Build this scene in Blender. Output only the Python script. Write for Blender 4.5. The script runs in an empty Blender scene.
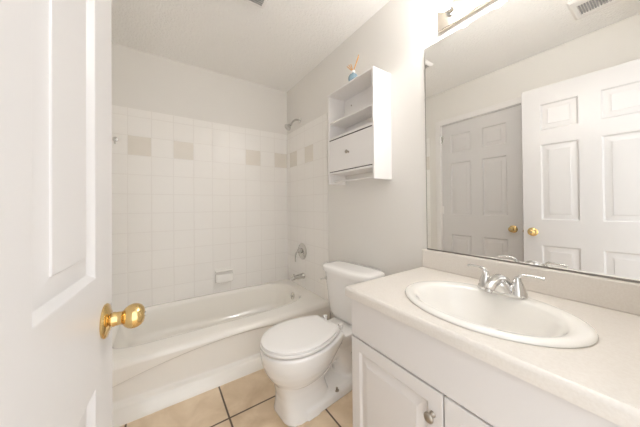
import bpy, bmesh, math, random
from mathutils import Vector, Matrix
random.seed(4)
SC = bpy.context.scene
COL = SC.collection
R = math.radians

# ------------------------------------------------------------------ camera
CAM = Vector((0.0, 0.0, 1.1357))
def _cam():
    y, r, p = R(33.956), R(-0.5471), R(0.467)
    right = Vector((math.cos(y), -math.sin(y), 0)); fw0 = Vector((math.sin(y), math.cos(y), 0)); up0 = Vector((0, 0, 1))
    fw = fw0*math.cos(p) + up0*math.sin(p); up = up0*math.cos(p) - fw0*math.sin(p)
    rr = right*math.cos(r) + up*math.sin(r); uu = up*math.cos(r) - right*math.sin(r)
    cd = bpy.data.cameras.new('camera'); c = bpy.data.objects.new('camera', cd); COL.objects.link(c)
    cd.sensor_fit = 'HORIZONTAL'; cd.sensor_width = 36.0; cd.lens = 36.0*240.32/640.0
    cd.shift_x = 0.0; cd.shift_y = -(213.5-203.155)/640.0
    cd.clip_start = 0.02; cd.clip_end = 50
    m = Matrix.Identity(4)
    for i in range(3):
        m[i][0] = rr[i]; m[i][1] = uu[i]; m[i][2] = -fw[i]; m[i][3] = CAM[i]
    c.matrix_world = m
    SC.camera = c
_cam()

# ------------------------------------------------------------------ light, world, exposure
SC.view_settings.view_transform = 'Standard'
SC.view_settings.look = 'None'
SC.view_settings.gamma = 1.0
SC.view_settings.use_curve_mapping = False
SC.view_settings.exposure = 0.64
SC.cycles.max_bounces = 14
SC.cycles.diffuse_bounces = 9
SC.cycles.glossy_bounces = 6
W = bpy.data.worlds.new('world'); SC.world = W; W.use_nodes = True
bgn = W.node_tree.nodes['Background']
bgn.inputs[0].default_value = (0.95, 0.975, 1.0, 1); bgn.inputs[1].default_value = 1.5
BULB_STRENGTH = 40.0
# sampling portal in the doorway (guides the daylight that comes in from the hall; emits nothing itself)
pl = bpy.data.lights.new('doorway_portal', 'AREA'); pl.shape = 'RECTANGLE'; pl.size = 0.76; pl.size_y = 2.04
po = bpy.data.objects.new('doorway_portal', pl); COL.objects.link(po)
po.location = (0.235, -0.12, 1.02); po.rotation_euler = (R(90), 0, 0)
po.rotation_euler = (R(-90), 0, R(0))
pl.cycles.is_portal = True

# ------------------------------------------------------------------ room dimensions
XR, XL, D, YN, H = 1.234, -0.313, 2.492, -0.06, 2.44
TUBY = 1.705          # tile edge / tub front at the walls
TT = 0.008            # tile thickness

# ------------------------------------------------------------------ materials
def mat(name, rgb, rough=0.5, metal=0.0, bump=None, var=None, coat=0.0, spec=0.5, trans=0.0, emit=None):
    m = bpy.data.materials.new(name); m.use_nodes = True
    nt = m.node_tree; b = nt.nodes['Principled BSDF']
    b.inputs['Base Color'].default_value = (*rgb, 1); b.inputs['Roughness'].default_value = rough
    b.inputs['Metallic'].default_value = metal; b.inputs['Specular IOR Level'].default_value = spec
    b.inputs['Coat Weight'].default_value = coat; b.inputs['Coat Roughness'].default_value = 0.05
    b.inputs['Transmission Weight'].default_value = trans
    if emit:
        b.inputs['Emission Color'].default_value = (*emit[0], 1); b.inputs['Emission Strength'].default_value = emit[1]
    tc = nt.nodes.new('ShaderNodeTexCoord')
    if var:                                   # (scale, second colour)
        n = nt.nodes.new('ShaderNodeTexNoise'); n.inputs['Scale'].default_value = var[0]; n.inputs['Detail'].default_value = 6
        r = nt.nodes.new('ShaderNodeValToRGB'); r.color_ramp.elements[0].position = .35; r.color_ramp.elements[1].position = .65
        r.color_ramp.elements[0].color = (*rgb, 1); r.color_ramp.elements[1].color = (*var[1], 1)
        nt.links.new(tc.outputs['Object'], n.inputs['Vector']); nt.links.new(n.outputs['Fac'], r.inputs['Fac'])
        nt.links.new(r.outputs['Color'], b.inputs['Base Color'])
    if bump:                                  # (scale, strength, distance)
        n = nt.nodes.new('ShaderNodeTexNoise'); n.inputs['Scale'].default_value = bump[0]; n.inputs['Detail'].default_value = 3
        bp = nt.nodes.new('ShaderNodeBump'); bp.inputs['Strength'].default_value = bump[1]; bp.inputs['Distance'].default_value = bump[2]
        nt.links.new(tc.outputs['Object'], n.inputs['Vector']); nt.links.new(n.outputs['Fac'], bp.inputs['Height'])
        nt.links.new(bp.outputs['Normal'], b.inputs['Normal'])
    return m

def tile_mat(name, axes, origin, pitch, width, tile, tile2, grout, rough, depth, vscale=6, bumpn=0.0, gr_rough=0.8):
    """square tiles: axes = two indices of the world axes, origin = a joint on each"""
    m = bpy.data.materials.new(name); m.use_nodes = True
    nt = m.node_tree; N = nt.nodes; L = nt.links; b = N['Principled BSDF']
    geo = N.new('ShaderNodeNewGeometry'); sep = N.new('ShaderNodeSeparateXYZ'); L.new(geo.outputs['Position'], sep.inputs[0])
    def M(op, a, bb=None, c=None):
        n = N.new('ShaderNodeMath'); n.operation = op
        for i, v in enumerate((a, bb, c)):
            if v is None: continue
            if isinstance(v, (int, float)): n.inputs[i].default_value = v
            else: L.new(v, n.inputs[i])
        return n.outputs[0]
    ds, ids = [], []
    for ax, o in zip(axes, origin):
        u = M('DIVIDE', M('SUBTRACT', sep.outputs[ax], o), pitch)
        fr = M('FRACT', M('ADD', u, 100.0)); ids.append(M('FLOOR', M('ADD', u, 100.0)))
        ds.append(M('MULTIPLY', M('MINIMUM', fr, M('SUBTRACT', 1.0, fr)), pitch))
    d = M('MINIMUM', ds[0], ds[1])
    mr = N.new('ShaderNodeMapRange'); mr.interpolation_type = 'SMOOTHSTEP'
    mr.inputs['From Min'].default_value = width*0.35; mr.inputs['From Max'].default_value = width*0.75
    L.new(d, mr.inputs['Value'])
    noise = N.new('ShaderNodeTexNoise'); noise.inputs['Scale'].default_value = vscale; noise.inputs['Detail'].default_value = 8; noise.inputs['Distortion'].default_value = .6
    L.new(geo.outputs['Position'], noise.inputs['Vector'])
    wn = N.new('ShaderNodeTexWhiteNoise'); wn.noise_dimensions = '2D'
    cb = N.new('ShaderNodeCombineXYZ'); L.new(ids[0], cb.inputs[0]); L.new(ids[1], cb.inputs[1]); L.new(cb.outputs[0], wn.inputs['Vector'])
    fac = M('ADD', M('MULTIPLY', M('SUBTRACT', noise.outputs['Fac'], .5), 2.2), M('ADD', .5, M('MULTIPLY', M('SUBTRACT', wn.outputs['Value'], .5), .4)))
    cl = N.new('ShaderNodeClamp'); L.new(fac, cl.inputs[0])
    mx = N.new('ShaderNodeMix'); mx.data_type = 'RGBA'; L.new(cl.outputs[0], mx.inputs['Factor'])
    mx.inputs['A'].default_value = (*tile, 1); mx.inputs['B'].default_value = (*tile2, 1)
    mg = N.new('ShaderNodeMix'); mg.data_type = 'RGBA'; L.new(mr.outputs['Result'], mg.inputs['Factor'])
    mg.inputs['A'].default_value = (*grout, 1); L.new(mx.outputs['Result'], mg.inputs['B'])
    L.new(mg.outputs['Result'], b.inputs['Base Color'])
    rr = N.new('ShaderNodeMix'); L.new(mr.outputs['Result'], rr.inputs['Factor']); rr.inputs['A'].default_value = gr_rough; rr.inputs['B'].default_value = rough
    L.new(rr.outputs['Result'], b.inputs['Roughness'])
    h = M('ADD', mr.outputs['Result'], M('MULTIPLY', noise.outputs['Fac'], bumpn))
    bp = N.new('ShaderNodeBump'); bp.inputs['Strength'].default_value = .6; bp.inputs['Distance'].default_value = depth
    L.new(h, bp.inputs['Height']); L.new(bp.outputs['Normal'], b.inputs['Normal'])
    return m

M_wall = mat('painted_wall', (.805, .785, .75), .6, bump=(260, .12, .002))
M_ceil = mat('textured_ceiling', (.94, .93, .91), .9, bump=(85, .6, .012))
M_trim = mat('white_trim_paint', (.82, .80, .785), .30)
M_door = mat('white_door_paint', (.67, .655, .65), .30)
M_cab = mat('white_cabinet_paint', (.73, .705, .69), .32)
M_shelf = mat('white_laminate', (.83, .81, .795), .35)
M_porc = mat('white_porcelain', (.90, .89, .875), .08, coat=.4)
M_seat = mat('white_plastic', (.90, .885, .87), .2)
M_tub = mat('bone_enamel', (.91, .885, .835), .12, coat=.3)
M_soap = mat('glazed_soap_dish', (.92, .90, .865), .2)
M_counter = mat('cream_laminate', (.76, .72, .67), .35, var=(160, (.725, .68, .625)))
M_sink = mat('sink_porcelain', (.86, .84, .80), .1, coat=.4)
M_chrome = mat('polished_chrome', (.74, .735, .725), .10, metal=1)
M_brushed = mat('satin_nickel', (.64, .63, .61), .2, metal=1)
M_plate = mat('brushed_light_bar', (.72, .66, .58), .22, metal=1)
M_brass = mat('polished_brass', (.76, .55, .25), .07, metal=1)
M_pewter = mat('antique_pewter', (.42, .38, .33), .3, metal=1)
M_dark = mat('gap_shade_dark', (.06, .05, .045), .8)
M_mirror = mat('silvered_glass', (.93, .93, .915), .0, metal=1)
M_edge = mat('mirror_channel', (.28, .26, .24), .35, metal=1)
M_vent = mat('vent_plastic', (.84, .82, .80), .45)
M_slot = mat('vent_grille', (.42, .41, .41), .6)
M_glassb = mat('blue_glass', (.36, .52, .62), .1, trans=.35)
M_white = mat('white_cap', (.88, .86, .83), .4)
M_reed = mat('orange_reed', (.75, .42, .16), .6)
M_bulb = mat('lit_globe', (1, 1, 1), .3, emit=((1.0, .98, .965), BULB_STRENGTH))
M_floor = tile_mat('beige_floor_tile', (0, 1), (.313, 1.352), .457, .0085, (.64, .48, .31), (.88, .73, .55), (.15, .11, .08), .35, .0025, vscale=7, bumpn=.15)
PITCH = .1595
TILE = ((.90, .88, .85), (.885, .865, .835), (.84, .815, .785))
M_tb = tile_mat('white_wall_tile_back', (0, 2), (-.046, 1.72), PITCH, .0055, *TILE, .30, .0012, vscale=1.5)
M_ts = tile_mat('white_wall_tile_side', (1, 2), (2.413, 1.72), .162, .0055, *TILE, .30, .0012, vscale=1.5)
M_accent = mat('beige_accent_tile', (.80, .76, .69), .15, var=(5, (.82, .78, .72)))

# ------------------------------------------------------------------ mesh helpers
def box(bm, a, b):
    x0, y0, z0 = a; x1, y1, z1 = b
    if x0 > x1: x0, x1 = x1, x0
    if y0 > y1: y0, y1 = y1, y0
    if z0 > z1: z0, z1 = z1, z0
    v = [bm.verts.new(p) for p in ((x0,y0,z0),(x1,y0,z0),(x1,y1,z0),(x0,y1,z0),(x0,y0,z1),(x1,y0,z1),(x1,y1,z1),(x0,y1,z1))]
    for f in ((0,3,2,1),(4,5,6,7),(0,1,5,4),(1,2,6,5),(2,3,7,6),(3,0,4,7)): bm.faces.new([v[i] for i in f])

def loft(bm, rings, cap0=True, cap1=True, closed=False):
    vs = [[bm.verts.new(p) for p in r] for r in rings]
    n = len(vs[0]); m = len(vs)
    for i in range(m if closed else m-1):
        a, b = vs[i], vs[(i+1) % m]
        for j in range(n): bm.faces.new((a[j], a[(j+1) % n], b[(j+1) % n], b[j]))
    if not closed:
        if cap0: bm.faces.new(list(reversed(vs[0])))
        if cap1: bm.faces.new(vs[-1])

def frame_of(d):
    d = Vector(d).normalized()
    a = Vector((0, 0, 1)) if abs(d.z) < .9 else Vector((1, 0, 0))
    u = d.cross(a).normalized(); return u, d.cross(u).normalized(), d

def lathe(bm, prof, origin, axis=(0, 0, 1), n=28, sx=1.0, sy=1.0):
    """prof = [(radius, height)], closed at both ends"""
    u, v, d = frame_of(axis); o = Vector(origin)
    rings = []
    for r, h in prof:
        r = max(r, 1e-4)
        rings.append([o + d*h + u*(r*sx*math.cos(2*math.pi*k/n)) + v*(r*sy*math.sin(2*math.pi*k/n)) for k in range(n)])
    loft(bm, rings)

def tube(bm, pts, rad, n=14, flat=1.0):
    """swept tube; rad = number or list; flat squeezes one cross direction"""
    pts = [Vector(p) for p in pts]
    if not isinstance(rad, (list, tuple)): rad = [rad]*len(pts)
    rings = []; u = None
    for i, p in enumerate(pts):
        t = (pts[min(i+1, len(pts)-1)] - pts[max(i-1, 0)]).normalized()
        if u is None: u, v, _ = frame_of(t)
        u = (u - t*u.dot(t)).normalized(); v = t.cross(u)
        rings.append([p + u*(rad[i]*math.cos(2*math.pi*k/n)) + v*(rad[i]*flat*math.sin(2*math.pi*k/n)) for k in range(n)])
    loft(bm, rings)

def smooth_path(pts, k=6):
    pts = [Vector(p) for p in pts]; out = []
    for i in range(len(pts)-1):
        p0 = pts[max(i-1, 0)]; p1 = pts[i]; p2 = pts[i+1]; p3 = pts[min(i+2, len(pts)-1)]
        for j in range(k):
            t = j/k
            out.append(.5*((2*p1) + (p2-p0)*t + (2*p0-5*p1+4*p2-p3)*t*t + (3*p1-p0-3*p2+p3)*t**3))
    out.append(pts[-1]); return out

def lin(a, k=6):
    out = []
    for i in range(len(a)-1):
        for j in range(k): out.append(a[i] + (a[i+1]-a[i])*j/k)
    out.append(a[-1]); return out

def superel(cx, cy, a, b, z, n=64, e=2.0):
    out = []
    for k in range(n):
        t = 2*math.pi*k/n; c, s = math.cos(t), math.sin(t)
        out.append((cx + a*math.copysign(abs(c)**(2/e), c), cy + b*math.copysign(abs(s)**(2/e), s), z))
    return out

def obj(name, bm, m, parent=None, bevel=0.0, smooth=True, seg=2, world=True, ang=35):
    bmesh.ops.recalc_face_normals(bm, faces=bm.faces)
    me = bpy.data.meshes.new(name); 
    if parent is not None and world:
        P = parent
        while P is not None:                 # parents are only translated/rotated
            pass; break
        bmesh.ops.transform(bm, matrix=wm(parent).inverted(), verts=bm.verts)
    bm.to_mesh(me); bm.free()
    o = bpy.data.objects.new(name, me); COL.objects.link(o)
    me.materials.append(m)
    if parent is not None: o.parent = parent
    if smooth:
        me.shade_smooth()
        me.set_sharp_from_angle(angle=R(ang))
    if bevel:
        b = o.modifiers.new('bevel', 'BEVEL'); b.width = bevel; b.segments = seg; b.limit_method = 'ANGLE'; b.angle_limit = R(50)
        b.harden_normals = True
    return o

def wm(o):
    m = Matrix.Translation(o.location) @ o.rotation_euler.to_matrix().to_4x4()
    return (wm(o.parent) @ m) if o.parent else m

def thing(name, label, cat, loc=(0, 0, 0), rz=0.0, group=None, kind=None):
    o = bpy.data.objects.new(name, None); COL.objects.link(o)
    o.empty_display_size = .05
    o.location = loc; o.rotation_euler = (0, 0, rz)
    if label: o['label'] = label
    if cat: o['category'] = cat
    if group: o['group'] = group
    if kind: o['kind'] = kind
    return o

def B(*boxes):
    bm = bmesh.new()
    for a, b in boxes: box(bm, a, b)
    return bm

def struct(name, bm, m, parent=None, label=None, **k):
    o = obj(name, bm, m, parent, **k)
    if parent is None: o['kind'] = 'structure'
    if label: o['label'] = label
    return o

# ------------------------------------------------------------------ room shell
T = .10
floor = struct('floor', B(((XL-T, -1.3, -.08), (XR+T, D+T, 0))), M_floor, smooth=False, label='beige mottled stone-look tile floor with dark grout')
ceiling = struct('ceiling', B(((XL-T, YN-.12, H), (XR+T, D+T, H+.08))), M_ceil, smooth=False, label='white popcorn-textured ceiling')
wall_right = struct('wall_right', B(((XR, YN-.12, 0), (XR+T, D+T, H))), M_wall, smooth=False, label='greige painted wall behind toilet and mirror')
wall_back = struct('wall_back', B(((XL-T, D, 0), (XR, D+T, H))), M_wall, smooth=False, label='greige painted wall above the long side of the tub')
# left wall with the closed-door opening (y .775 .. 1.545, z < 2.05)
CY0, CY1, CZ = .778, 1.545, 2.052
wall_left = struct('wall_left', B(((XL-T, YN-.12, 0), (XL, CY0, H)), ((XL-T, CY1, 0), (XL, D, H)), ((XL-T, CY0, CZ), (XL, CY1, H))), M_wall, smooth=False,
                   label='greige painted wall with a closed white door')
# near wall with the doorway the camera looks in through
DX0, DX1, DZ = -.160, .630, 2.085
wall_near = struct('wall_near', B(((XL, YN-.12, 0), (DX0, YN, H)), ((DX1, YN-.12, 0), (XR, YN, H)), ((DX0, YN-.12, DZ), (DX1, YN, H))), M_wall, smooth=False,
                   label='painted wall around the entry doorway')
# tile surround: children of their walls
ZT = 1.944
zt2 = ZT-.022
def tiles(wall, bx, m): return obj('tile_surround', B(bx), m, wall, bevel=.004)
tiles(wall_back, ((XL+TT, D-TT, .22), (XR-TT, D, ZT)), M_tb)
tiles(wall_right, ((XR-TT, TUBY, .02), (XR, D, ZT)), M_ts)
tiles(wall_left, ((XL, TUBY-.02, .02), (XL+TT, D, ZT)), M_ts)
g = .0022; e = .0012
for x0 in (-.046-PITCH, -.046+PITCH, -.046+5*PITCH, -.046+7*PITCH):
    x1 = min(x0+PITCH, XR-TT-.001)
    obj('accent_tile', B(((x0+g, D-TT-e, 1.72-PITCH+g), (x1-g, D-TT+.002, 1.72-g))), M_accent, wall_back, bevel=.001)
for y1 in (2.413, 2.413-2*.162):
    obj('accent_tile', B(((XR-TT-e, y1-.162+g, 1.72-.162+g), (XR-TT+.002, y1-g, 1.72-g))), M_accent, wall_right, bevel=.001)
    obj('accent_tile', B(((XL+TT-.002, y1-.162+g, 1.72-.162+g), (XL+TT+e, y1-g, 1.72-g))), M_accent, wall_left, bevel=.001)
y1 = 2.413-4*.162
obj('accent_tile', B(((XL+TT-.002, TUBY-.018, 1.72-.162+g), (XL+TT+e, y1-g, 1.72-g))), M_accent, wall_left, bevel=.001)
# baseboards
struct('baseboard_right', B(((XR-.012, .79, 0), (XR, TUBY-.01, .085))), M_trim, bevel=.003)
struct('baseboard_left', B(((XL, YN, 0), (XL+.012, CY0-.06, .085))), M_trim, bevel=.003)

def casing(name, bm, label=None): return struct(name, bm, M_trim, bevel=.004, label=label)
cw = .057
casing('trim_1', B(((XL, CY0-cw, 0), (XL+.016, CY0+.003, CZ+cw)), ((XL, CY1-.003, 0), (XL+.016, CY1+cw, CZ+cw)), ((XL, CY0, CZ-.003), (XL+.016, CY1, CZ+cw)),
                   ((XL-.09, CY0, 0), (XL, CY0+.008, CZ)), ((XL-.09, CY1-.008, 0), (XL, CY1, CZ)), ((XL-.09, CY0, CZ-.008), (XL, CY1, CZ))), 'white casing around the closed door')
casing('trim_2', B(((DX0-cw, YN, 0), (DX0, YN+.014, DZ+cw)), ((DX1, YN, 0), (DX1+.02, YN+.014, DZ+cw)), ((DX0, YN, DZ), (DX1, YN+.014, DZ+cw))), 'white casing around the entry doorway')

# ------------------------------------------------------------------ six-panel doors
def nested(bm, y0, y1, z0, z1, x, sgn, prof):
    """nested rectangular rings on a face at x; prof = [(inset, depth)]; depth goes into the slab"""
    rings = [[(x, y0, z0), (x, y1, z0), (x, y1, z1), (x, y0, z1)]]
    for ins, dep in prof:
        rings.append([(x-sgn*dep, y0+ins, z0+ins), (x-sgn*dep, y1-ins, z0+ins), (x-sgn*dep, y1-ins, z1-ins), (x-sgn*dep, y0+ins, z1-ins)])
    loft(bm, rings, cap0=False, cap1=True)

def panelled(ys, zs, panels, t, prof, both=True):
    """slab from x=0 (back) to x=t (front); ys/zs = grid cuts, panels = set of (i,j) cells"""
    bm = bmesh.new()
    for x, s in ((t, 1), (0, -1)):
        for i in range(len(ys)-1):
            for j in range(len(zs)-1):
                if (i, j) in panels and (both or s == 1): nested(bm, ys[i], ys[i+1], zs[j], zs[j+1], x, s, prof)
                else: bm.faces.new([bm.verts.new(p) for p in ((x, ys[i], zs[j]), (x, ys[i+1], zs[j]), (x, ys[i+1], zs[j+1]), (x, ys[i], zs[j+1]))])
    for i in range(len(ys)-1):
        for z in (zs[0], zs[-1]): bm.faces.new([bm.verts.new(p) for p in ((0, ys[i], z), (t, ys[i], z), (t, ys[i+1], z), (0, ys[i+1], z))])
    for j in range(len(zs)-1):
        for y in (ys[0], ys[-1]): bm.faces.new([bm.verts.new(p) for p in ((0, y, zs[j]), (t, y, zs[j]), (t, y, zs[j+1]), (0, y, zs[j+1]))])
    bmesh.ops.remove_doubles(bm, verts=bm.verts, dist=1e-5)
    return bm

DPROF = [(.004, .005), (.010, .010), (.015, .010), (.044, .0028), (.0455, .0006)]
def room_door(name, loc, rz, label, top):
    # local: hinge edge at y=0, free edge at y=.757, visible face at x=.035
    d = thing(name, label, None, loc, rz, kind='structure')
    ys = [0, .112, .322, .432, .642, .757]; zs = [.008, .205, .798, 1.003, 1.602, 1.718, 1.925, top]
    cells = {(i, j) for i in (1, 3) for j in (1, 3, 5)}
    obj('door_panel', panelled(ys, zs, cells, .035, DPROF), M_door, d, world=False, bevel=.0018, smooth=True, ang=20)
    return d

def knob(parent, y, z, rz=0):
    """brass knob on the local x=.035 face"""
    bm = bmesh.new()
    lathe(bm, [(.0, 0), (.0335, 0), (.0345, .003), (.032, .006), (.022, .0085), (.018, .011), (.0, .011)], (.035, y, z), (1, 0, 0), 36)
    r = obj('rosette', bm, M_brass, parent, world=False, ang=50)
    bm = bmesh.new()
    lathe(bm, [(.0125, .006), (.0125, .012), (.0145, .013), (.0145, .017), (.0135, .018), (.0135, .029), (.0145, .030), (.012, .031), (.011, .033), (.0, .033)], (.035, y, z), (1, 0, 0), 36)
    obj('neck', bm, M_brass, parent, world=False, ang=50)
    bm = bmesh.new()
    pr = [(.009, .029), (.014, .030), (.0195, .034), (.0235, .040), (.0252, .046), (.0252, .051), (.0238, .0565), (.0205, .062), (.0150, .0662), (.008, .068), (.0, .0684)]
    lathe(bm, pr, (.035, y, z), (1, 0, 0), 40)
    k = obj('knob', bm, M_brass, parent, world=False, ang=60)
    bm = bmesh.new()
    lathe(bm, [(.0, .0675), (.0050, .0675), (.0050, .0695), (.0040, .0702), (.0, .0702)], (.035, y, z), (1, 0, 0), 20)
    o = obj('thumb_turn', bm, M_brushed, k, world=False); return k

# open door: free edge at (-.087,.72); rotated so the far end swings to the right
ang = R(-4.9)
fx, fy = -.0875, .722          # free edge of the visible face
hx = fx - .757*math.sin(-ang) - .035*math.cos(ang); hy = fy - .757*math.cos(ang) + .035*math.sin(-ang)
d1 = room_door('door_1', (hx, hy, 0), ang, 'open white six-panel door with brass knob at left edge of view', 2.066)
knob(d1, .757-.060, .901)
bm = B(((.006, .7565, .88), (.029, .7582, .937))); obj('latch_plate', bm, M_brass, d1, world=False, bevel=.001)
bm = bmesh.new(); lathe(bm, [(.0, 0), (.0075, 0), (.0075, .006), (.0, .009)], (.0175, .757, .901), (0, 1, 0), 16); obj('latch_bolt', bm, M_brass, d1, world=False)
# same door's outer-side knob
bm = bmesh.new()
lathe(bm, [(.0, 0), (.0335, 0), (.0345, .003), (.032, .006), (.018, .011), (.0125, .012), (.0125, .031), (.0195, .038), (.0250, .052), (.0250, .058), (.0205, .070), (.008, .076), (.0, .0764)], (0, .697, .901), (-1, 0, 0), 32)
obj('outer_knob', bm, M_brass, d1, world=False, ang=60)
for z in (.25, 1.03, 1.82):
    bm = bmesh.new(); lathe(bm, [(0, 0), (.0055, 0), (.0055, .085), (0, .085)], (.037, -.006, z), (0, 0, 1), 14); box(bm, (.002, -.0015, z), (.034, .0005, z+.085))
    obj('hinge', bm, M_brass, d1, world=False)

# closed door in the left wall (seen in the mirror): hinges far side, knob near side. mirror it about its own axis
d2 = thing('door_2', 'closed white six-panel door with brass knob, seen in the mirror', None, (XL-.037, 0, 0), 0, kind='structure')
ys = [CY1-.010-v for v in (0, .100, .310, .420, .630, .747)][::-1]
zs = [.008, .205, .790, 1.014, 1.597, 1.712, 1.915, 2.040]
obj('door_panel', panelled(ys, zs, {(i, j) for i in (1, 3) for j in (1, 3, 5)}, .035, DPROF), M_door, d2, world=False, bevel=.0018, ang=20)
knob(d2, CY0+.083, .893)
for z in (.25, 1.02, 1.84):
    bm = bmesh.new(); lathe(bm, [(0, 0), (.0055, 0), (.0055, .088), (0, .088)], (.042, CY1-.004, z), (0, 0, 1), 14); box(bm, (.030, CY1-.026, z), (.0362, CY1-.006, z+.088))
    obj('hinge', bm, M_brushed if z > 1.5 else M_trim, d2, world=False)

# ------------------------------------------------------------------ bathtub
tub = thing('bathtub', 'bone white alcove bathtub with a sculpted apron, beside the toilet', 'bathtub', (.46, 2.1, 0))
ZR = .306
def sst(a, b, v):
    t = max(0, min(1, (v-a)/(b-a))); return t*t*(3-2*t)
def rim_z(): return ZR
def tub_body():
    bm = bmesh.new()
    x0, x1, y0, y1 = XL+TT+.0005, XR-TT-.0005, 1.700, D-TT-.0005
    n = 96; cx, cy = .440, 2.132
    outer = []; ring = []
    def spoke(a, b, e, ox=0, oy=0, z=0, front=0):
        out = []
        for k in range(n):
            t = 2*math.pi*(k+.5)/n; c, s = math.cos(t), math.sin(t)
            ee = e if c > 0 else e+4.5         # the head end is squarer than the drain end
            x = cx+ox + a*math.copysign(abs(c)**(2/ee), c); y = cy+oy + b*math.copysign(abs(s)**(2/ee), s)
            out.append((x, y, z))
        return out
    inner = spoke(.705, .324, 3.4, z=ZR-.004)
    rings = []
    # outer rectangle sampled along the same spokes
    for k in range(n):
        p = inner[k]; dx, dy = p[0]-cx, p[1]-cy
        f = min((x1-cx)/dx if dx > 1e-6 else 1e9, (x0-cx)/dx if dx < -1e-6 else 1e9, (y1-cy)/dy if dy > 1e-6 else 1e9, (y0-cy)/dy if dy < -1e-6 else 1e9)
        outer.append((cx+dx*f, cy+dy*f, 0))
    def mixr(u, z):
        return [(o[0]+(i[0]-o[0])*u, o[1]+(i[1]-o[1])*u, z) for o, i in zip(outer, inner)]
    def shrink(o, d, z):   # offset outer inward by d on the front only (rounded nose)
        return [(p[0], max(p[1], y0+d), z) for p in o]
    rings.append(shrink(outer, 0, .012))
    rings.append(shrink(outer, 0, ZR-.040))
    for a in (15, 30, 45, 60, 75, 90):
        rings.append(shrink(outer, .032*(1-math.cos(R(a))), ZR-.040+.036*math.sin(R(a))))
    o2 = shrink(outer, .032, 0)
    for u, z in ((.55, ZR-.002), (.85, ZR)):
        rings.append([(o[0]+(i[0]-o[0])*u, o[1]+(i[1]-o[1])*u, z) for o, i in zip(o2, inner)])
    for q in (0, 15, 30, 45, 60, 75, 90):
        d_ = .030*math.sin(R(q)); rings.append(spoke(.705-d_, .324-d_*.95, 3.4, z=ZR-.0005-.034*(1-math.cos(R(q)))))
    rings.append(spoke(.660, .284, 3.2, z=.200))
    rings.append(spoke(.635, .272, 3.1, ox=.005, z=.120))
    rings.append(spoke(.610, .255, 3.0, ox=.010, z=.075))
    rings.append(spoke(.570, .225, 2.8, ox=.012, z=.052))
    rings.append(spoke(.30, .12, 2.4, ox=.03, z=.040))
    rings.append(spoke(.05, .03, 2, ox=.05, z=.038))
    loft(bm, rings, cap0=False)
    return bm
obj('tub_shell', tub_body(), M_tub, tub, ang=60)
def apron():
    bm = bmesh.new(); nx, nz = 90, 60; rows = []
    x0, x1 = XL+TT+.001, XR-TT-.001
    for i in range(nx+1):
        x = x0 + (x1-x0)*i/nx; row = []
        u = (x-.46)/.78
        zh = .262 - .112*u*u                       # lower edge of the raised top band (an arc)
        zl = .070 + .022*u*u
        for j in range(nz+1):
            z = .0 + (ZR-.036)*j/nz
            base = 1.700
            band = sst(zh-.012, zh+.003, z)*.020
            skirt = (1-sst(zl-.012, zl+.006, z))*.030 + (1-sst(0, zl, z))*.036
            slope = .010*(1-z/ZR)
            y = base - band - skirt - slope*(1-band/.020)
            if z > ZR-.075: y = y + 0
            row.append(bm.verts.new((x, y, z)))
        row.append(bm.verts.new((x, 1.684, ZR-.030))); row.append(bm.verts.new((x, 1.689, ZR-.020))); row.append(bm.verts.new((x, 1.699, ZR-.0105))); row.append(bm.verts.new((x, 1.716, ZR-.0045))); row.append(bm.verts.new((x, 1.735, ZR-.0055)))
        rows.append(row)
    for a, b in zip(rows, rows[1:]):
        for j in range(len(a)-1): bm.faces.new((a[j], b[j], b[j+1], a[j+1]))
    return bm
obj('apron', apron(), M_tub, tub, ang=80)
bm = bmesh.new(); lathe(bm, [(0, 0), (.038, 0), (.038, .004), (.032, .009), (.012, .011), (0, .011)], (1.112, 2.145, .232), (-1, 0, .14), 30)
ov = obj('overflow_plate', bm, M_brushed, tub, ang=50)
bm = bmesh.new(); tube(bm, [(1.103, 2.145, .232), (1.090, 2.145, .239), (1.084, 2.145, .250)], [.005, .005, .006]); obj('trip_lever', bm, M_chrome, ov)
bm = bmesh.new(); lathe(bm, [(0, 0), (.034, 0), (.034, .003), (.02, .004), (0, .004)], (.92, 2.13, .0405), (0, 0, 1), 28); obj('drain', bm, M_brushed, tub)

# ------------------------------------------------------------------ bath fixtures on the right wall
FY = 2.150; XS = XR-TT
sh = thing('wall_shower', 'small chrome shower head on a bent arm above the tile edge', 'shower head', (XR, FY+.02, 2.00))
bm = bmesh.new(); lathe(bm, [(0, 0), (.026, 0), (.024, .004), (.012, .009), (0, .009)], (XR, FY+.04, 2.020), (-1, 0, 0), 26); obj('wall_flange', bm, M_brushed, sh)
bm = bmesh.new(); tube(bm, smooth_path([(XR, FY+.04, 2.020), (XR-.045, FY+.04, 2.022), (XR-.085, FY+.04, 1.995), (XR-.108, FY+.04, 1.962)]), .0095); obj('shower_arm', bm, M_brushed, sh)
bm = bmesh.new(); lathe(bm, [(0, -.004), (.013, -.004), (.014, .008), (.012, .014), (.018, .022), (.034, .046), (.037, .056), (.034, .060), (.030, .058), (0, .058)], (XR-.108, FY+.04, 1.962), (-.72, 0, -.70), 30); obj('spray_head', bm, M_brushed, sh, ang=40)

va = thing('shower_valve', 'chrome shower control with a round plate and lever above the spout', 'faucet', (XS, FY, .66))
bm = bmesh.new(); lathe(bm, [(0, 0), (.082, 0), (.084, .004), (.078, .009), (.045, .014), (.030, .018), (0, .018)], (XS, FY, .665), (-1, 0, 0), 40); obj('wall_plate', bm, M_brushed, va, ang=50)
bm = bmesh.new(); lathe(bm, [(0, .012), (.027, .012), (.025, .040), (.019, .052), (0, .054)], (XS, FY, .672), (-1, 0, 0), 28); tube(bm, smooth_path([(XS-.045, FY, .672), (XS-.075, FY+.002, .650), (XS-.082, FY+.004, .610), (XS-.078, FY+.005, .565)]), lin([.013, .011, .009, .007]), flat=.6); obj('lever', bm, M_brushed, va, ang=60)

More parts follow.
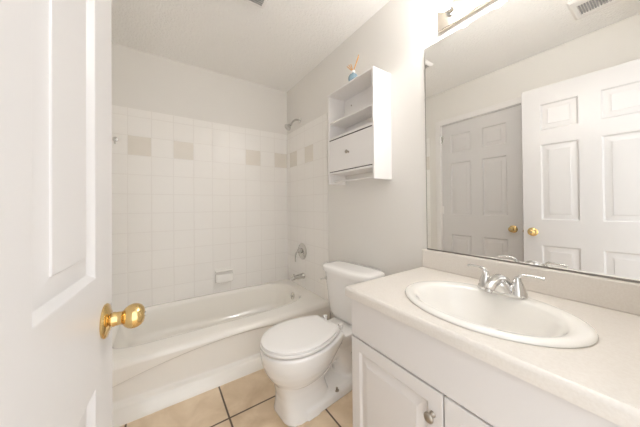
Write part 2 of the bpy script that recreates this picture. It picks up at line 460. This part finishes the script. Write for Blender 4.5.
sp = thing('tub_spout', 'chrome tub spout on the tiled wall above the tub rim', 'faucet', (XS, FY-.02, .42))
bm = bmesh.new(); 
rings = []
for k, (t, zc, ry, rz_) in enumerate(((0, 0, .031, .029), (.006, 0, .032, .031), (.012, 0, .027, .027), (.05, .001, .024, .023), (.095, -.001, .022, .020), (.120, -.005, .021, .020), (.134, -.011, .019, .017), (.140, -.015, .012, .011))):
    rings.append([(XS-t, FY-.02+ry*math.cos(2*math.pi*a/24), .420+zc+rz_*math.sin(2*math.pi*a/24)) for a in range(24)])
loft(bm, rings); obj('spout_body', bm, M_brushed, sp, ang=50)
bm = bmesh.new(); lathe(bm, [(0, 0), (.017, 0), (.017, .014), (0, .014)], (XS-.115, FY-.02, .414), (0, 0, -1), 20); obj('outlet', bm, M_brushed, sp)
bm = bmesh.new(); lathe(bm, [(0, 0), (.004, 0), (.004, .012), (.007, .014), (.007, .020), (0, .021)], (XS-.112, FY-.02, .434), (0, 0, 1), 14); obj('diverter_knob', bm, M_brushed, sp)

# soap dish on the back wall
YB = D-TT
sd = thing('soap_dish', 'white ceramic soap dish set in the tile above the tub', 'soap dish', (.531, YB, .40))
bm = bmesh.new(); box(bm, (.446, YB-.010, .398), (.616, YB, .530)); obj('back_plate', bm, M_soap, sd, bevel=.006, seg=3)
bm = bmesh.new()
prof = [(-.010, .512), (-.024, .516), (-.030, .508), (-.026, .498), (-.012, .494)]
loft(bm, [[(x, YB+p[0], p[1]) for p in prof] for x in (.452, .610)]); obj('grip_bar', bm, M_soap, sd, bevel=.002)
bm = bmesh.new()
rings = []
for z, a, b in ((.400, .070, .044), (.406, .080, .056), (.420, .084, .060), (.470, .083, .054), (.481, .081, .050), (.482, .077, .046), (.450, .073, .048), (.430, .066, .038), (.428, .03, .02)):
    rr = superel(.531, YB-.008, a, b, z, 40, 3.4); rings.append([(p[0], min(p[1], YB-.006), p[2]) for p in rr])
loft(bm, rings); obj('tray', bm, M_soap, sd, ang=50)

# hook on the back wall at far left
hk = thing('clothesline_hook', 'small chrome hook on the tile wall beside the open door edge', 'hook', (-.285, YB, 1.66))
bm = bmesh.new(); lathe(bm, [(0, 0), (.020, 0), (.018, .006), (.008, .008), (0, .008)], (-.280, YB, 1.675), (0, -1, 0), 20); obj('hook_plate', bm, M_brushed, hk)
bm = bmesh.new(); tube(bm, smooth_path([(-.280, YB-.004, 1.675), (-.280, YB-.030, 1.668), (-.280, YB-.042, 1.650), (-.280, YB-.034, 1.634), (-.280, YB-.024, 1.640)]), .005); obj('hook_arm', bm, M_brushed, hk)

# ------------------------------------------------------------------ toilet (local: +x forward, origin at the wall side on the floor)
toi = thing('toilet', 'white two-piece toilet with closed lid between tub and vanity', 'toilet', (1.218, 1.264, 0), R(185))
def egg(z, d=0.0, xb=.333, xf=.778, b=.174, bb=.107, xm=.560, n=30):
    pts = []
    for k in range(n+1):                       # front half, from +y round the tip to -y
        t = math.pi/2 - math.pi*k/n
        pts.append((xm + (xf-xm+d)*abs(math.cos(t))**.96, (b+d)*math.sin(t), z))
    m = 12
    for k in range(1, m+1):
        u = k/m; pts.append((xm+(xb-d-xm)*u, -((b+d) - (b-bb)*u*u), z))
    for k in range(0, m):
        u = 1-k/m; pts.append((xm+(xb-d-xm)*u, ((b+d) - (b-bb)*u*u), z))
    return pts
bm = bmesh.new()
# bowl
loft(bm, [egg(.150, -.03, .42, .690, .095, .08, .58), egg(.19, 0, .40, .712, .122, .085, .57), egg(.225, 0, .375, .738, .144, .09, .565), egg(.26, 0, .35, .757, .160, .095), egg(.30, 0, .32, .771, .170, .102), egg(.335, 0, .30, .777, .175, .108), egg(.364, 0, .30, .778, .177, .110), egg(.371, -.006, .30, .776, .175, .108)])
# pedestal with a blunt front
loft(bm, [superel(cx, 0, a, b, z, 48, e) for z, cx, a, b, e in ((0, .530, .158, .120, 3.6), (.02, .530, .156, .118, 3.4), (.06, .536, .148, .109, 3.2), (.11, .544, .142, .102, 3.0), (.16, .555, .142, .104, 2.8), (.21, .562, .150, .114, 2.6))])
# rear deck under the tank
loft(bm, [superel(.17, 0, .13, .070, .19, 40, 3), superel(.18, 0, .155, .085, .25, 40, 3.4), superel(.185, 0, .178, .112, .312, 40, 4), superel(.185, 0, .180, .118, .343, 40, 4)])
loft(bm, [[(x, y*w, z) for y, z in ((-.10, .300), (.10, .300), (.115, .345), (-.115, .345))] for x, w in ((.30, 1.0), (.42, .9))])
# trapway relief
tube(bm, smooth_path([(.50, 0, .13), (.42, 0, .19), (.345, 0, .235), (.275, 0, .225), (.225, 0, .16), (.20, 0, .08), (.20, 0, .004)]), lin([.075, .078, .078, .076, .074, .078, .080]), n=20)
# plinth
def pl_ring(z, d): return [(x, y, z) for x, y in [(.11-d, -.095-d), (.11-d, .095+d), (.28, .108+d), (.58, .112+d), (.58, -.112-d), (.28, -.108-d)]]
loft(bm, [pl_ring(0, .014), pl_ring(.040, .010), pl_ring(.058, -.008)])
bowl = obj('bowl', bm, M_porc, toi, world=False, ang=180)
rm = bowl.modifiers.new('remesh', 'REMESH'); rm.mode = 'VOXEL'; rm.voxel_size = .005; rm.use_smooth_shade = True
sm = bowl.modifiers.new('smooth', 'SMOOTH'); sm.factor = .6; sm.iterations = 8
# seat and lid
bm = bmesh.new(); loft(bm, [egg(.3795, -.006), egg(.383, .000), egg(.392, .001), egg(.3955, -.004)]); obj('seat', bm, M_seat, toi, world=False, ang=50)
bm = bmesh.new(); loft(bm, [egg(.3985, -.010), egg(.401, -.004), egg(.408, -.004), egg(.4125, -.010), egg(.4140, -.030), egg(.4150, -.075)]); obj('lid', bm, M_seat, toi, world=False, ang=50)
for s in (-1, 1):
    bm = bmesh.new(); lathe(bm, [(0, 0), (.013, 0), (.013, .018), (.010, .022), (0, .022)], (.298, s*.075, .372), (0, 0, 1), 18); tube(bm, [(.285, s*.075, .397), (.315, s*.075, .402)], .009); obj('seat_hinge', bm, M_seat, toi, world=False)
    bm = bmesh.new(); lathe(bm, [(0, 0), (.013, 0), (.013, .003), (.0065, .004), (.0065, .017), (0, .018)], (.365, s*.108, .050), (0, 0, 1), 14); obj('floor_bolt', bm, M_pewter, toi, world=False)
# tank
def rr(cx, hx, hy, z, e=5, n=48, bow=0.0):
    out = []
    for p in superel(cx, 0, hx, hy, z, n, e):
        x = p[0] + (bow*(1-(p[1]/hy)**2) if p[0] > cx else 0); out.append((x, p[1], z))
    return out
bm = bmesh.new()
loft(bm, [rr(.105, .070, .150, .346, 4), rr(.105, .080, .168, .352, 4.4), rr(.108, .084, .178, .39, 5, bow=.010), rr(.112, .092, .206, .60, 5, bow=.016), rr(.113, .094, .211, .666, 5, bow=.018)])
tank = obj('tank', bm, M_porc, toi, world=False, ang=60)
bm = bmesh.new()
loft(bm, [rr(.116, .094, .218, .664, 5, bow=.018), rr(.117, .101, .229, .668, 5, bow=.020), rr(.117, .102, .231, .692, 5, bow=.020), rr(.117, .098, .227, .703, 5, bow=.020), rr(.117, .088, .217, .7085, 4.5, bow=.018), rr(.117, .05, .17, .7105, 4, bow=.01)])
obj('tank_lid', bm, M_porc, toi, world=False, ang=60)
bm = bmesh.new(); lathe(bm, [(0, 0), (.013, 0), (.011, .010), (0, .012)], (.205, -.165, .615), (1, 0, 0), 18); tube(bm, smooth_path([(.214, -.165, .615), (.228, -.168, .614), (.230, -.182, .608), (.228, -.200, .600)]), lin([.006, .006, .007, .008]), flat=.6); obj('flush_lever', bm, M_chrome, toi, world=False)

# ------------------------------------------------------------------ vanity
VX = .696; VY1 = .776; VY0 = YN+.004; ZC = .789
van = thing('vanity_cabinet', 'white vanity cabinet with raised-panel doors under the cream countertop', 'cabinet', (.95, .36, 0))
obj('carcass', B(((VX, VY1-.016, .10), (XR-.003, VY1, ZC-.042)), ((VX, VY0, .10), (XR-.003, VY0+.016, ZC-.042)), ((VX, VY0+.016, .10), (XR-.003, VY1-.016, .116)), ((XR-.009, VY0+.016, .116), (XR-.003, VY1-.016, ZC-.17)), ((VX, VY0+.016, .116), (VX+.018, VY1-.016, .60)), ((VX, VY0+.016, .60), (VX+.005, VY1-.016, ZC-.042))), M_cab, van, bevel=.0015)
obj('toe_kick', B(((VX+.07, VY0+.001, 0), (XR-.004, VY1-.001, .10))), M_cab, van)
obj('drawer_front', B(((VX-.019, VY0+.006, .590), (VX-.0005, VY1-.001, .742))), M_cab, van, bevel=.003)
CPROF = [(.004, .004), (.010, .008), (.015, .008), (.040, .0015), (.0415, .0002)]
def cab_door(y0, y1):
    m = .045
    bm = panelled([y0, y0+m, y1-m, y1], [.118, .118+m, .584-m, .584], {(1, 1)}, .019, CPROF, both=False)
    bmesh.ops.transform(bm, matrix=Matrix.Translation((0, 0, 0)), verts=bm.verts)
    for v in bm.verts: v.co.x = VX-.0005 - v.co.x
    return obj('cabinet_door', bm, M_cab, van, bevel=.0025, ang=20)
def cab_knob(door, y, z):
    bm = bmesh.new(); lathe(bm, [(0, 0), (.010, 0), (.009, .003), (.0055, .006), (.0055, .013), (.012, .017), (.0165, .021), (.0165, .024), (.012, .028), (0, .029)], (VX-.0195, y, z), (-1, 0, 0), 26, .9, .9)
    obj('knob', bm, M_pewter, door, ang=50)
dA = cab_door(.383, VY1-.001); cab_knob(dA, .414, .510)
dB = cab_door(VY0+.006, .379); 

# sink centre / size
SX, SY, SA, SB = .905, .375, .203, .262
# countertop with a hole for the basin
ct = thing('countertop', 'cream speckled laminate countertop with backsplash around the oval sink', 'countertop', (.95, .36, ZC-.04))
def counter():
    bm = bmesh.new(); x0, x1, y0, y1 = .668, XR-.003, VY0, .790
    n = 80; hole = superel(SX, SY, SA-.020, SB-.020, ZC, n, 2.0)
    out = []
    for p in hole:
        dx, dy = p[0]-SX, p[1]-SY
        f = min((x1-SX)/dx if dx > 1e-6 else 1e9, (x0-SX)/dx if dx < -1e-6 else 1e9, (y1-SY)/dy if dy > 1e-6 else 1e9, (y0-SY)/dy if dy < -1e-6 else 1e9)
        out.append([SX+dx*f, SY+dy*f])
    for cxn, cyn in ((x0, y0), (x0, y1), (x1, y0), (x1, y1)):      # snap the nearest spoke to each corner
        k = min(range(n), key=lambda i: (out[i][0]-cxn)**2 + (out[i][1]-cyn)**2); out[k] = [cxn, cyn]
    top_o = [bm.verts.new((a, b, ZC)) for a, b in out]; top_i = [bm.verts.new(p) for p in hole]
    bot_o = [bm.verts.new((a, b, ZC-.040)) for a, b in out]; bot_i = [bm.verts.new((p[0], p[1], ZC-.040)) for p in hole]
    for k in range(n):
        j = (k+1) % n
        bm.faces.new((top_o[k], top_o[j], top_i[j], top_i[k])); bm.faces.new((bot_o[j], bot_o[k], bot_i[k], bot_i[j]))
        bm.faces.new((top_i[k], top_i[j], bot_i[j], bot_i[k])); bm.faces.new((top_o[j], top_o[k], bot_o[k], bot_o[j]))
    return bm
obj('worktop', counter(), M_counter, ct, bevel=.0, smooth=True, ang=30)
# rolled front edge
bm = bmesh.new(); pr = [(.668, ZC-.0005)] + [(.668-.012*math.sin(R(a)), ZC-.012+.012*math.cos(R(a))-.0003) for a in (20, 40, 60, 80, 90)] + [(.656, ZC-.030), (.657, ZC-.038), (.662, ZC-.0405), (.668, ZC-.0405)]
loft(bm, [[(x, y, z) for x, z in pr] for y in (VY0, .790)]); obj('rolled_edge', bm, M_counter, ct, ang=50)
obj('backsplash', B(((XR-.022, VY0, ZC-.001), (XR-.0005, .795, .886))), M_counter, ct, bevel=.006, seg=4)

sk = thing('sink', 'white oval drop-in basin set in the cream countertop', 'sink', (SX, SY, ZC))
bm = bmesh.new()
bc = SX-.014                            # the bowl sits forward of the rim centre, leaving a faucet deck
def srg(cx, a, b, z): return superel(cx, SY, a, b, z, 72, 2.0)
loft(bm, [srg(SX, SA-.030, SB-.030, ZC-.035), srg(SX, SA-.022, SB-.022, ZC+.0005), srg(SX, SA-.002, SB-.002, ZC+.0005), srg(SX, SA, SB, ZC+.004), srg(SX, SA-.003, SB-.003, ZC+.010), srg(SX, SA-.014, SB-.014, ZC+.0135), srg(SX, SA-.026, SB-.028, ZC+.0125),
          srg(bc, .164, .217, ZC+.010), srg(bc, .158, .210, ZC+.005), srg(bc, .150, .201, ZC-.010), srg(bc, .137, .186, ZC-.040), srg(bc, .116, .160, ZC-.080), srg(bc, .090, .125, ZC-.112), srg(bc, .05, .06, ZC-.124), srg(bc, .024, .024, ZC-.127)], cap0=False)
obj('basin', bm, M_sink, sk, ang=70)
bm = bmesh.new(); lathe(bm, [(0, 0), (.024, 0), (.025, .003), (.018, .004), (.017, .002), (.0, .006)], (bc, SY, ZC-.1275), (0, 0, 1), 26); obj('drain', bm, M_chrome, sk)

# faucet
FXc, FYc, FZ = 1.066, .372, ZC+.0125
fa = thing('sink_faucet', 'chrome two-handle faucet at the back of the oval sink', 'faucet', (FXc, FYc, FZ))
bm = bmesh.new()
loft(bm, [[(p[0], p[1], p[2]) for p in superel(FXc, FYc, a, b, FZ+z, 48, 2.8)] for z, a, b in ((0, .028, .078), (.006, .0285, .079), (.012, .026, .076), (.018, .021, .070), (.019, .01, .05))])
obj('base_plate', bm, M_chrome, fa, ang=50)
bm = bmesh.new()
pp = [((.016, .010), .036, .010), ((.014, .030), .032, .014), ((.002, .046), .028, .019), ((-.022, .056), .024, .017), ((-.050, .056), .0205, .0145), ((-.078, .049), .018, .0125), ((-.098, .040), .0165, .012), ((-.108, .031), .015, .0115)]
cs = [Vector((p[0][0], 0, p[0][1])) for p in pp]; rings = []
for i, (c_, (_, ay, bn)) in enumerate(zip(cs, pp)):
    t_ = (cs[min(i+1, len(cs)-1)] - cs[max(i-1, 0)]).normalized(); nn = Vector((-t_.z, 0, t_.x))
    rings.append([Vector((FXc, FYc, FZ)) + c_ + Vector((0, ay*math.cos(2*math.pi*k/28), 0)) + nn*(bn*math.sin(2*math.pi*k/28)) for k in range(28)])
loft(bm, rings)
obj('spout_base', (lambda b_: (loft(b_, [superel(FXc-x, FYc, a, b, FZ+z, 36, 2.3) for z, x, a, b in ((.010, .004, .030, .048), (.018, .005, .030, .044), (.032, .012, .028, .034), (.046, .020, .022, .024), (.052, .022, .012, .014))]), b_)[1])(bmesh.new()), M_chrome, fa, ang=70)
spt = obj('spout', bm, M_chrome, fa, ang=70)
bm = bmesh.new(); lathe(bm, [(0, 0), (.0105, 0), (.0105, .012), (0, .012)], (FXc-.103, FYc, FZ+.034), (-.45, 0, -.9), 20); obj('aerator', bm, M_brushed, spt)
for s in (-1, 1):
    hy = FYc + s*.050
    bm = bmesh.new(); lathe(bm, [(0, .006), (.027, .006), (.0275, .014), (.0240, .018), (.0240, .024), (.0215, .034), (.0170, .046), (.0120, .056), (.0105, .064), (.009, .069), (0, .072)], (FXc, hy, FZ), (0, 0, 1), 28)
    hd = obj('handle', bm, M_chrome, fa, ang=50)
    bm = bmesh.new()
    tube(bm, smooth_path([(FXc, hy, FZ+.062), (FXc+.003, hy+s*.010, FZ+.077), (FXc+.007, hy+s*.028, FZ+.0795), (FXc+.011, hy+s*.052, FZ+.079), (FXc+.014, hy+s*.070, FZ+.076)]), lin([.0085, .0070, .0058, .0060, .0072]), n=16, flat=.75)
    obj('lever', bm, M_chrome, hd, ang=180)

# ------------------------------------------------------------------ mirror
mi = thing('wall_mirror', 'large frameless mirror above the vanity backsplash', 'mirror', (XR, .36, .888))
MY1, MZ0, MZ1 = .769, .889, 1.991
obj('glass', B(((XR-.007, VY0+.004, MZ0+.001), (XR-.001, MY1, MZ1))), M_mirror, mi, smooth=False)
obj('edge_channel', B(((XR-.0095, VY0+.002, MZ0-.002), (XR-.0005, MY1+.0015, MZ0+.004)), ((XR-.0078, MY1, MZ0), (XR-.0005, MY1+.0018, MZ1)), ((XR-.0078, VY0+.002, MZ1), (XR-.0005, MY1+.0018, MZ1+.0018))), M_edge, mi)

# ------------------------------------------------------------------ vanity light
vl = thing('vanity_light', 'brushed metal light bar with lit round globe bulbs above the mirror', 'wall lamp', (XR, .385, 2.03))
obj('back_plate', B(((XR-.022, .085, 2.030), (XR-.0005, .686, 2.150))), M_plate, vl, bevel=.004, seg=3)
for k in range(4):
    y = .610 - .150*k
    bm = bmesh.new(); lathe(bm, [(0, 0), (.030, 0), (.030, .004), (.021, .007), (.019, .036), (.017, .040), (0, .040)], (XR-.022, y, 2.098), (-1, 0, 0), 26); so = obj('lamp_socket', bm, M_chrome, vl, ang=40)
    bm = bmesh.new()
    r = .037; pr = [(.012, .030), (.013, .040)] + [(r*math.sin(R(a)), .080-r*math.cos(R(a))) for a in range(24, 181, 12)]
    lathe(bm, pr, (XR-.022, y, 2.098), (-1, 0, 0), 32); obj('globe_bulb', bm, M_bulb, so, ang=80)

# ------------------------------------------------------------------ wall shelf cabinet over the toilet
SXF, SY0, SY1, SZ0, SZ1 = XR-.160, 1.010, 1.478, 1.293, 1.958
wc = thing('wall_shelf_cabinet', 'white wall cabinet with open shelves and a drop door over the toilet', 'cabinet', (XR-.08, 1.244, SZ0))
t = .015
obj('side_panel', B(((SXF, SY0, SZ0), (XR-.0005, SY0+t, SZ1))), M_shelf, wc, bevel=.0015)
obj('side_panel', B(((SXF, SY1-t, SZ0), (XR-.0005, SY1, SZ1))), M_shelf, wc, bevel=.0015)
obj('top_board', B(((SXF-.004, SY0-.003, SZ1-.002), (XR-.0005, SY1+.003, SZ1+.010))), M_shelf, wc, bevel=.002)
obj('back_board', B(((XR-.006, SY0+t, 1.375), (XR-.0005, SY1-t, SZ1-.002))), M_shelf, wc)
for z, dx in ((1.741, .006), (1.620, .0), (1.363, .0)):
    obj('shelf_board', B(((SXF+dx, SY0+t, z), (XR-.006, SY1-t, z+.0135))), M_shelf, wc, bevel=.001)
bm = B(((SXF+.001, SY0+t+.002, 1.3825), (SXF+.015, SY1-t-.002, 1.612))); dd = obj('drop_door', bm, M_shelf, wc, bevel=.0015)
for z in (1.3772, 1.6125): obj('gap_shade_strip', B(((SXF+.003, SY0+t, z), (SXF+.012, SY1-t, z+.0050 if z < 1.5 else z+.0070))), M_dark, wc)  # dark strips added to draw the shade in the gaps above and below the door
bm = bmesh.new(); lathe(bm, [(0, 0), (.008, 0), (.006, .004), (.005, .010), (.012, .016), (.013, .020), (.010, .025), (0, .027)], (SXF+.001, 1.244, 1.497), (-1, 0, 0), 22); obj('knob', bm, M_pewter, dd, ang=50)
bm = bmesh.new(); tube(bm, [(SXF+.055, SY0+t-.002, 1.312), (SXF+.055, SY1-t+.002, 1.312)], .0075, n=18); obj('towel_bar', bm, M_shelf, wc)
for y in (1.38, 1.11):
    bm = bmesh.new(); lathe(bm, [(0, 0), (.006, 0), (.005, .003), (0, .004)], (XR-.006, y, 1.895), (-1, 0, 0), 14); obj('mounting_screw', bm, M_pewter, wc)

# reed diffuser on top
TZ = SZ1+.010
bx, by = 1.104, 1.220
rd = thing('reed_diffuser', 'small blue glass reed diffuser with orange sticks on the wall cabinet', 'reed diffuser', (bx, by, TZ))
bm = bmesh.new(); lathe(bm, [(0, .0005), (.024, .0005), (.031, .008), (.034, .022), (.033, .036), (.025, .050), (.012, .058), (.010, .060), (.010, .066), (0, .066)], (bx, by, TZ), (0, 0, 1), 28); obj('bottle', bm, M_glassb, rd, ang=50)
bm = bmesh.new(); lathe(bm, [(0, .064), (.0125, .064), (.0125, .079), (.010, .081), (0, .081)], (bx, by, TZ), (0, 0, 1), 22); obj('collar', bm, M_white, rd)
for dx, dy, L_ in ((.004, -.052, .092), (.010, -.044, .084), (.002, .046, .070), (.012, .036, .074), (-.004, .056, .062)):
    bm = bmesh.new(); tube(bm, [(bx, by, TZ+.072), (bx+dx, by+dy, TZ+.072+L_)], .003, n=8); obj('reed', bm, M_reed, rd)

# ------------------------------------------------------------------ ceiling vents
def vent(name, x0, x1, y0, y1, label, gx0, gx1, gy0, gy1, drop=.018):
    v = thing(name, label, 'vent', ((x0+x1)/2, (y0+y1)/2, H), group=None)
    bm = bmesh.new()
    def r(z, d): return [(x0+d, y0+d, z), (x1-d, y0+d, z), (x1-d, y1-d, z), (x0+d, y1-d, z)]
    gi = [(gx0, gy0), (gx1, gy0), (gx1, gy1), (gx0, gy1)]
    loft(bm, [r(H, 0), r(H-.006, 0), r(H-drop, .014), [(a, b, H-drop) for a, b in gi], [(a, b, H-drop+.010) for a, b in gi]], cap0=False, cap1=True)
    obj('frame', bm, M_vent, v, bevel=.002)
    n = 14
    for k in range(n):
        y = gy0 + (gy1-gy0)*(k+.5)/n
        obj('slat', B(((gx0, y-.0035, H-drop+.001), (gx1, y+.0035, H-drop+.005))), M_slot, v)
    return v
vent('exhaust_fan_grille', .325, .582, 1.250, 1.507, 'square exhaust fan grille on the ceiling near the shower end', .352, .555, 1.277, 1.480, .022)
vent('air_vent', -.018, .244, .128, .388, 'square ceiling air vent seen at the top right of the mirror', .045, .168, .180, .350)
